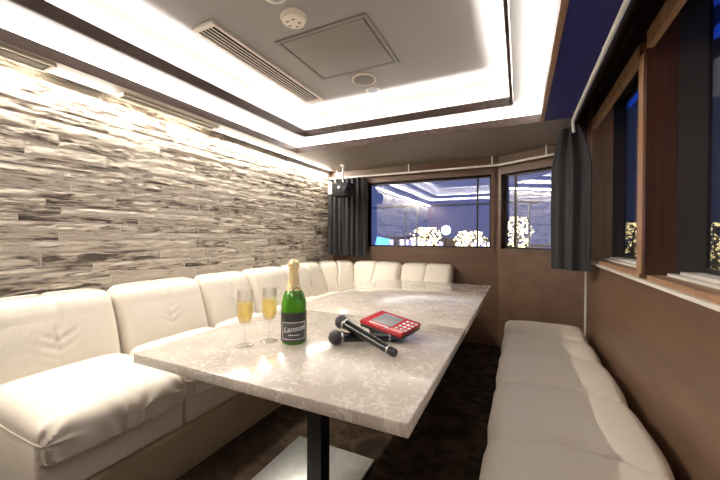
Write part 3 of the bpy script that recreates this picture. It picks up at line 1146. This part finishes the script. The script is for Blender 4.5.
# karaoke remote tablet on its stand
P0 = Vector((-.562, 1.164, .763))
u = Vector((.184, -.040, -.025))
v = Vector((.021, .151, .013))
LU, LV = u.length, v.length
un = u.normalized()
vn = (v - un * v.dot(un)).normalized()
nn = un.cross(vn)
t = thing('karaoke_remote', 'red handheld karaoke remote tablet propped on a black stand', 'remote', P0)
def loc(b):
    b.v = [un * q.x + vn * q.y + nn * q.z for q in b.v]
    return b
loc(B().bevbox(0, LU, 0, LV, -.018, 0, .007, k=3)).build('shell', M['red'], t)
loc(B().bevbox(.002, LU - .002, .002, LV - .002, -.029, -.0165, .005, k=2)).build('underside', M['blackp'], t)
loc(B().bevbox(.035, .128, .030, LV - .022, -.001, .0008, .0006, k=1)).build('screen', M['screen'], t)
b = B()
for i in range(3):
    for j in range(4):
        b.bevbox(.142 + i * .019, .153 + i * .019, .030 + j * .027, .044 + j * .027, -.001, .0016, .0015, k=1)
b.bevbox(.040, .125, .010, .018, -.001, .0014, .001, k=1)
loc(b).build('buttons', M['white_ink'], t)
b = B(P0)
vs = []
c0 = P0 + un * .045 + vn * .02
hull = [(P0 + un * a + vn * c_ - nn * .028) for a, c_ in ((.03, .02), (.12, .02), (.12, .13), (.03, .13))]
foot = [Vector((q.x + .012, q.y, ZT)) for q in hull]
b.add(hull + foot, [(0, 1, 2, 3), (7, 6, 5, 4), (0, 4, 5, 1), (1, 5, 6, 2), (2, 6, 7, 3), (3, 7, 4, 0)])
b.build('stand', M['blackp'], t)

# ================================================================== OUTSIDE
M['water'] = plain('harbour_water', (0.006, 0.010, 0.03), 0.12, bump=0.6, bscale=2)
tag(B().box(-60, 70, 4.2, 120, -1.6, -1.5).build('harbour_water', M['water']), 'dark harbour water outside the windows', 'water', kind='stuff')
M['bulb'] = emis('warm_bulb', (1, 0.74, 0.28), 6)
M['bulbw'] = emis('white_bulb', (1, 0.93, 0.8), 26)
M['winp'] = emis('violet_window', (0.45, 0.4, 1.0), 2.2)
M['winw'] = emis('pale_window', (0.95, 0.9, 1.0), 2.6)
M['facade'] = plain('night_facade', (0.12, 0.12, 0.16), 0.8)
M['bark'] = plain('bark', (0.08, 0.05, 0.03), 0.9)
M['blue_em'] = emis('blue_screen', (0.08, 0.38, 1.0), 2.6)
M['blue_tube'] = emis('blue_tube', (0.02, 0.13, 1.0), 1.6)

def px2dir(px):
    a = math.atan((px - 360) / 331.4) - yaw
    return math.tan(a)
YS = 30.0
def building(label, p0, p1, h0, rows, cols, m, y, sd):
    x0, x1 = px2dir(p0) * y, px2dir(p1) * y
    t = thing('quay_building', label, 'building', ((x0 + x1) / 2, y + 2, -1.5), 0, 'buildings across the water')
    off = ((x0 + x1) / 2, y + 2, -1.5)
    B(off).box(x0, x1, y, y + 4, -1.5, h0).build('walls', M['facade'], t)
    B(off).box(x0 - .2, x1 + .2, y - .3, y + 4.2, h0, h0 + .15).build('roof', M['facade'], t)
    rr = random.Random(sd)
    for r in range(rows):
        for c_ in range(cols):
            if rr.random() < .2:
                continue
            xx = x0 + (x1 - x0) * (c_ + .5) / cols
            ww = (x1 - x0) / cols * .36
            zz = -1.2 + (h0 + 1.2) * (r + .5) / rows
            hh = (h0 + 1.2) / rows * .32
            B(off).box(xx - ww, xx + ww, y - .03, y - .005, zz - hh, zz + hh).build('lit_window', m if rr.random() < .7 else M['winw'], t)
building('low violet-lit waterfront building at the left of the wide end window', 384, 432, 1.0, 2, 9, M['winp'], YS + 3, 1)
building('low violet-lit waterfront building at the right of the wide end window', 438, 500, .8, 2, 10, M['winp'], YS + 3, 2)
building('low lit waterfront building seen through the angled window', 504, 566, .3, 2, 7, M['winp'], YS + 4, 3)

def lit_tree(label, px, y, zt, rad, n, sd):
    x = px2dir(px) * y
    t = thing('illuminated_tree', label, 'tree', (x, y, -1.5), 0, 'trees hung with golden lights across the water')
    off = (x, y, -1.5)
    b = B(off)
    b.lathe([(.16, 0), (.10, 1.2), (.04, zt + 1.5)], (x, y, -1.5), 8)
    rr = random.Random(sd)
    for i in range(9):
        a = rr.uniform(0, 2 * PI)
        z_ = rr.uniform(-.3, zt * .8)
        b.cyl((x, y, z_), (x + rad * .8 * math.cos(a), y + rad * .8 * math.sin(a), z_ + rad * .5), .03, .01, 6)
    b.build('trunk', M['bark'], t)
    b = B(off)
    for i in range(n):
        zz = rr.random()
        r_ = rad * (.35 + .65 * math.sin(PI * (.1 + .85 * zz)) * (.75 + .25 * math.sin(9 * zz))) * math.sqrt(rr.random())
        a = rr.uniform(0, 2 * PI)
        b.sphere((x + r_ * math.cos(a), y + r_ * math.sin(a), -1.1 + (zt + 1.1) * zz), rr.uniform(.035, .085), 6)
    o = b.build('golden_bulbs', M['bulb'], t)
    o['kind'] = 'stuff'
lit_tree('golden lit tree left of the bright lamp in the wide end window', 426, YS - 2, 1.9, 1.9, 420, 1)
lit_tree('golden lit tree right of the bright lamp in the wide end window', 470, YS, 1.6, 1.9, 420, 2)
lit_tree('golden lit tree seen through the angled window', 517, YS - 3, 2.6, 1.4, 320, 3)
lit_tree('golden lit tree seen through the far side window', 633, YS - 4, 2.0, 1.6, 330, 4)
lit_tree('golden lit tree seen through the near side window', 716, YS - 4, 2.0, 1.8, 330, 5)
# quay lamp
x = px2dir(446) * 26
t = thing('quay_lamp', 'bright white lamp on a post across the water', 'street lamp', (x, 26, -1.5))
B((x, 26, -1.5)).lathe([(.09, 0), (.05, 2.9)], (x, 26, -1.5), 10).build('post', M['black'], t)
B((x, 26, -1.5)).sphere((x, 26, 1.62), .34, 20).build('globe', M['bulbw'], t)
# blue billboard
x0, x1 = px2dir(372) * 20, px2dir(389) * 20
t = thing('billboard', 'tilted bright blue lit billboard at the left of the wide window', 'billboard', ((x0 + x1) / 2, 20, -1.5))
off = ((x0 + x1) / 2, 20, -1.5)
b = B(off)
b.add([(x0, 20, -.35), (x1 - .35, 20, -.5), (x1, 20, .95), (x0 + .35, 20, 1.1), (x0, 20.15, -.35), (x1 - .35, 20.15, -.5), (x1, 20.15, .95), (x0 + .35, 20.15, 1.1)],
      [(0, 1, 2, 3), (7, 6, 5, 4), (0, 4, 5, 1), (1, 5, 6, 2), (2, 6, 7, 3), (3, 7, 4, 0)])
b.build('screen', M['blue_em'], t)
B(off).cyl(((x0 + x1) / 2, 20.2, -1.5), ((x0 + x1) / 2, 20.2, .4), .07).build('post', M['black'], t)
# deck railing outside the end window
t = thing('deck_railing', 'thin steel deck railing outside the wide end window', 'railing', (-1.3, 4.35, 0))
off = (-1.3, 4.35, 0)
B(off).tube([(-2.3, 4.35, 1.5), (.2, 4.35, 1.5)], .014, 8).build('rail', M['steel'], t)
for x in (px2dir(405) * 4.35, px2dir(417) * 4.35, -2.2, .1):
    B(off).cyl((x, 4.35, -.02), (x, 4.35, 1.49), .012, seg=8).build('post', M['steel'], t)
tag(B().box(-3, 4, 3.72, 4.45, -.12, -.02).build('side_deck', M['alu']), 'narrow boat deck outside the end windows', 'deck')
# lit canopy over the outer side deck, with blue tubes
M['underside_glow'] = emis('canopy_underside_glow', (1.0, 0.93, 0.84), 0.42)  # emission stands in for light falling on the canopy's white underside
t = thing('canopy', 'outer boat canopy with glowing white underside and blue tubes beyond the near side window', 'canopy', (1.7, 2.2, 2.36))
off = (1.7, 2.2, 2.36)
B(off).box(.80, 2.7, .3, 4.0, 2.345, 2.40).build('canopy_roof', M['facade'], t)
B(off).box(1.23, 2.6, .5, 3.89, 2.30, 2.344).build('glowing_underside', M['underside_glow'], t)
for x in (.885, 1.035):
    B(off).cyl((x, .5, 2.30), (x, 3.85, 2.30), .024, seg=10).build('light_tube', M['blue_tube'], t)
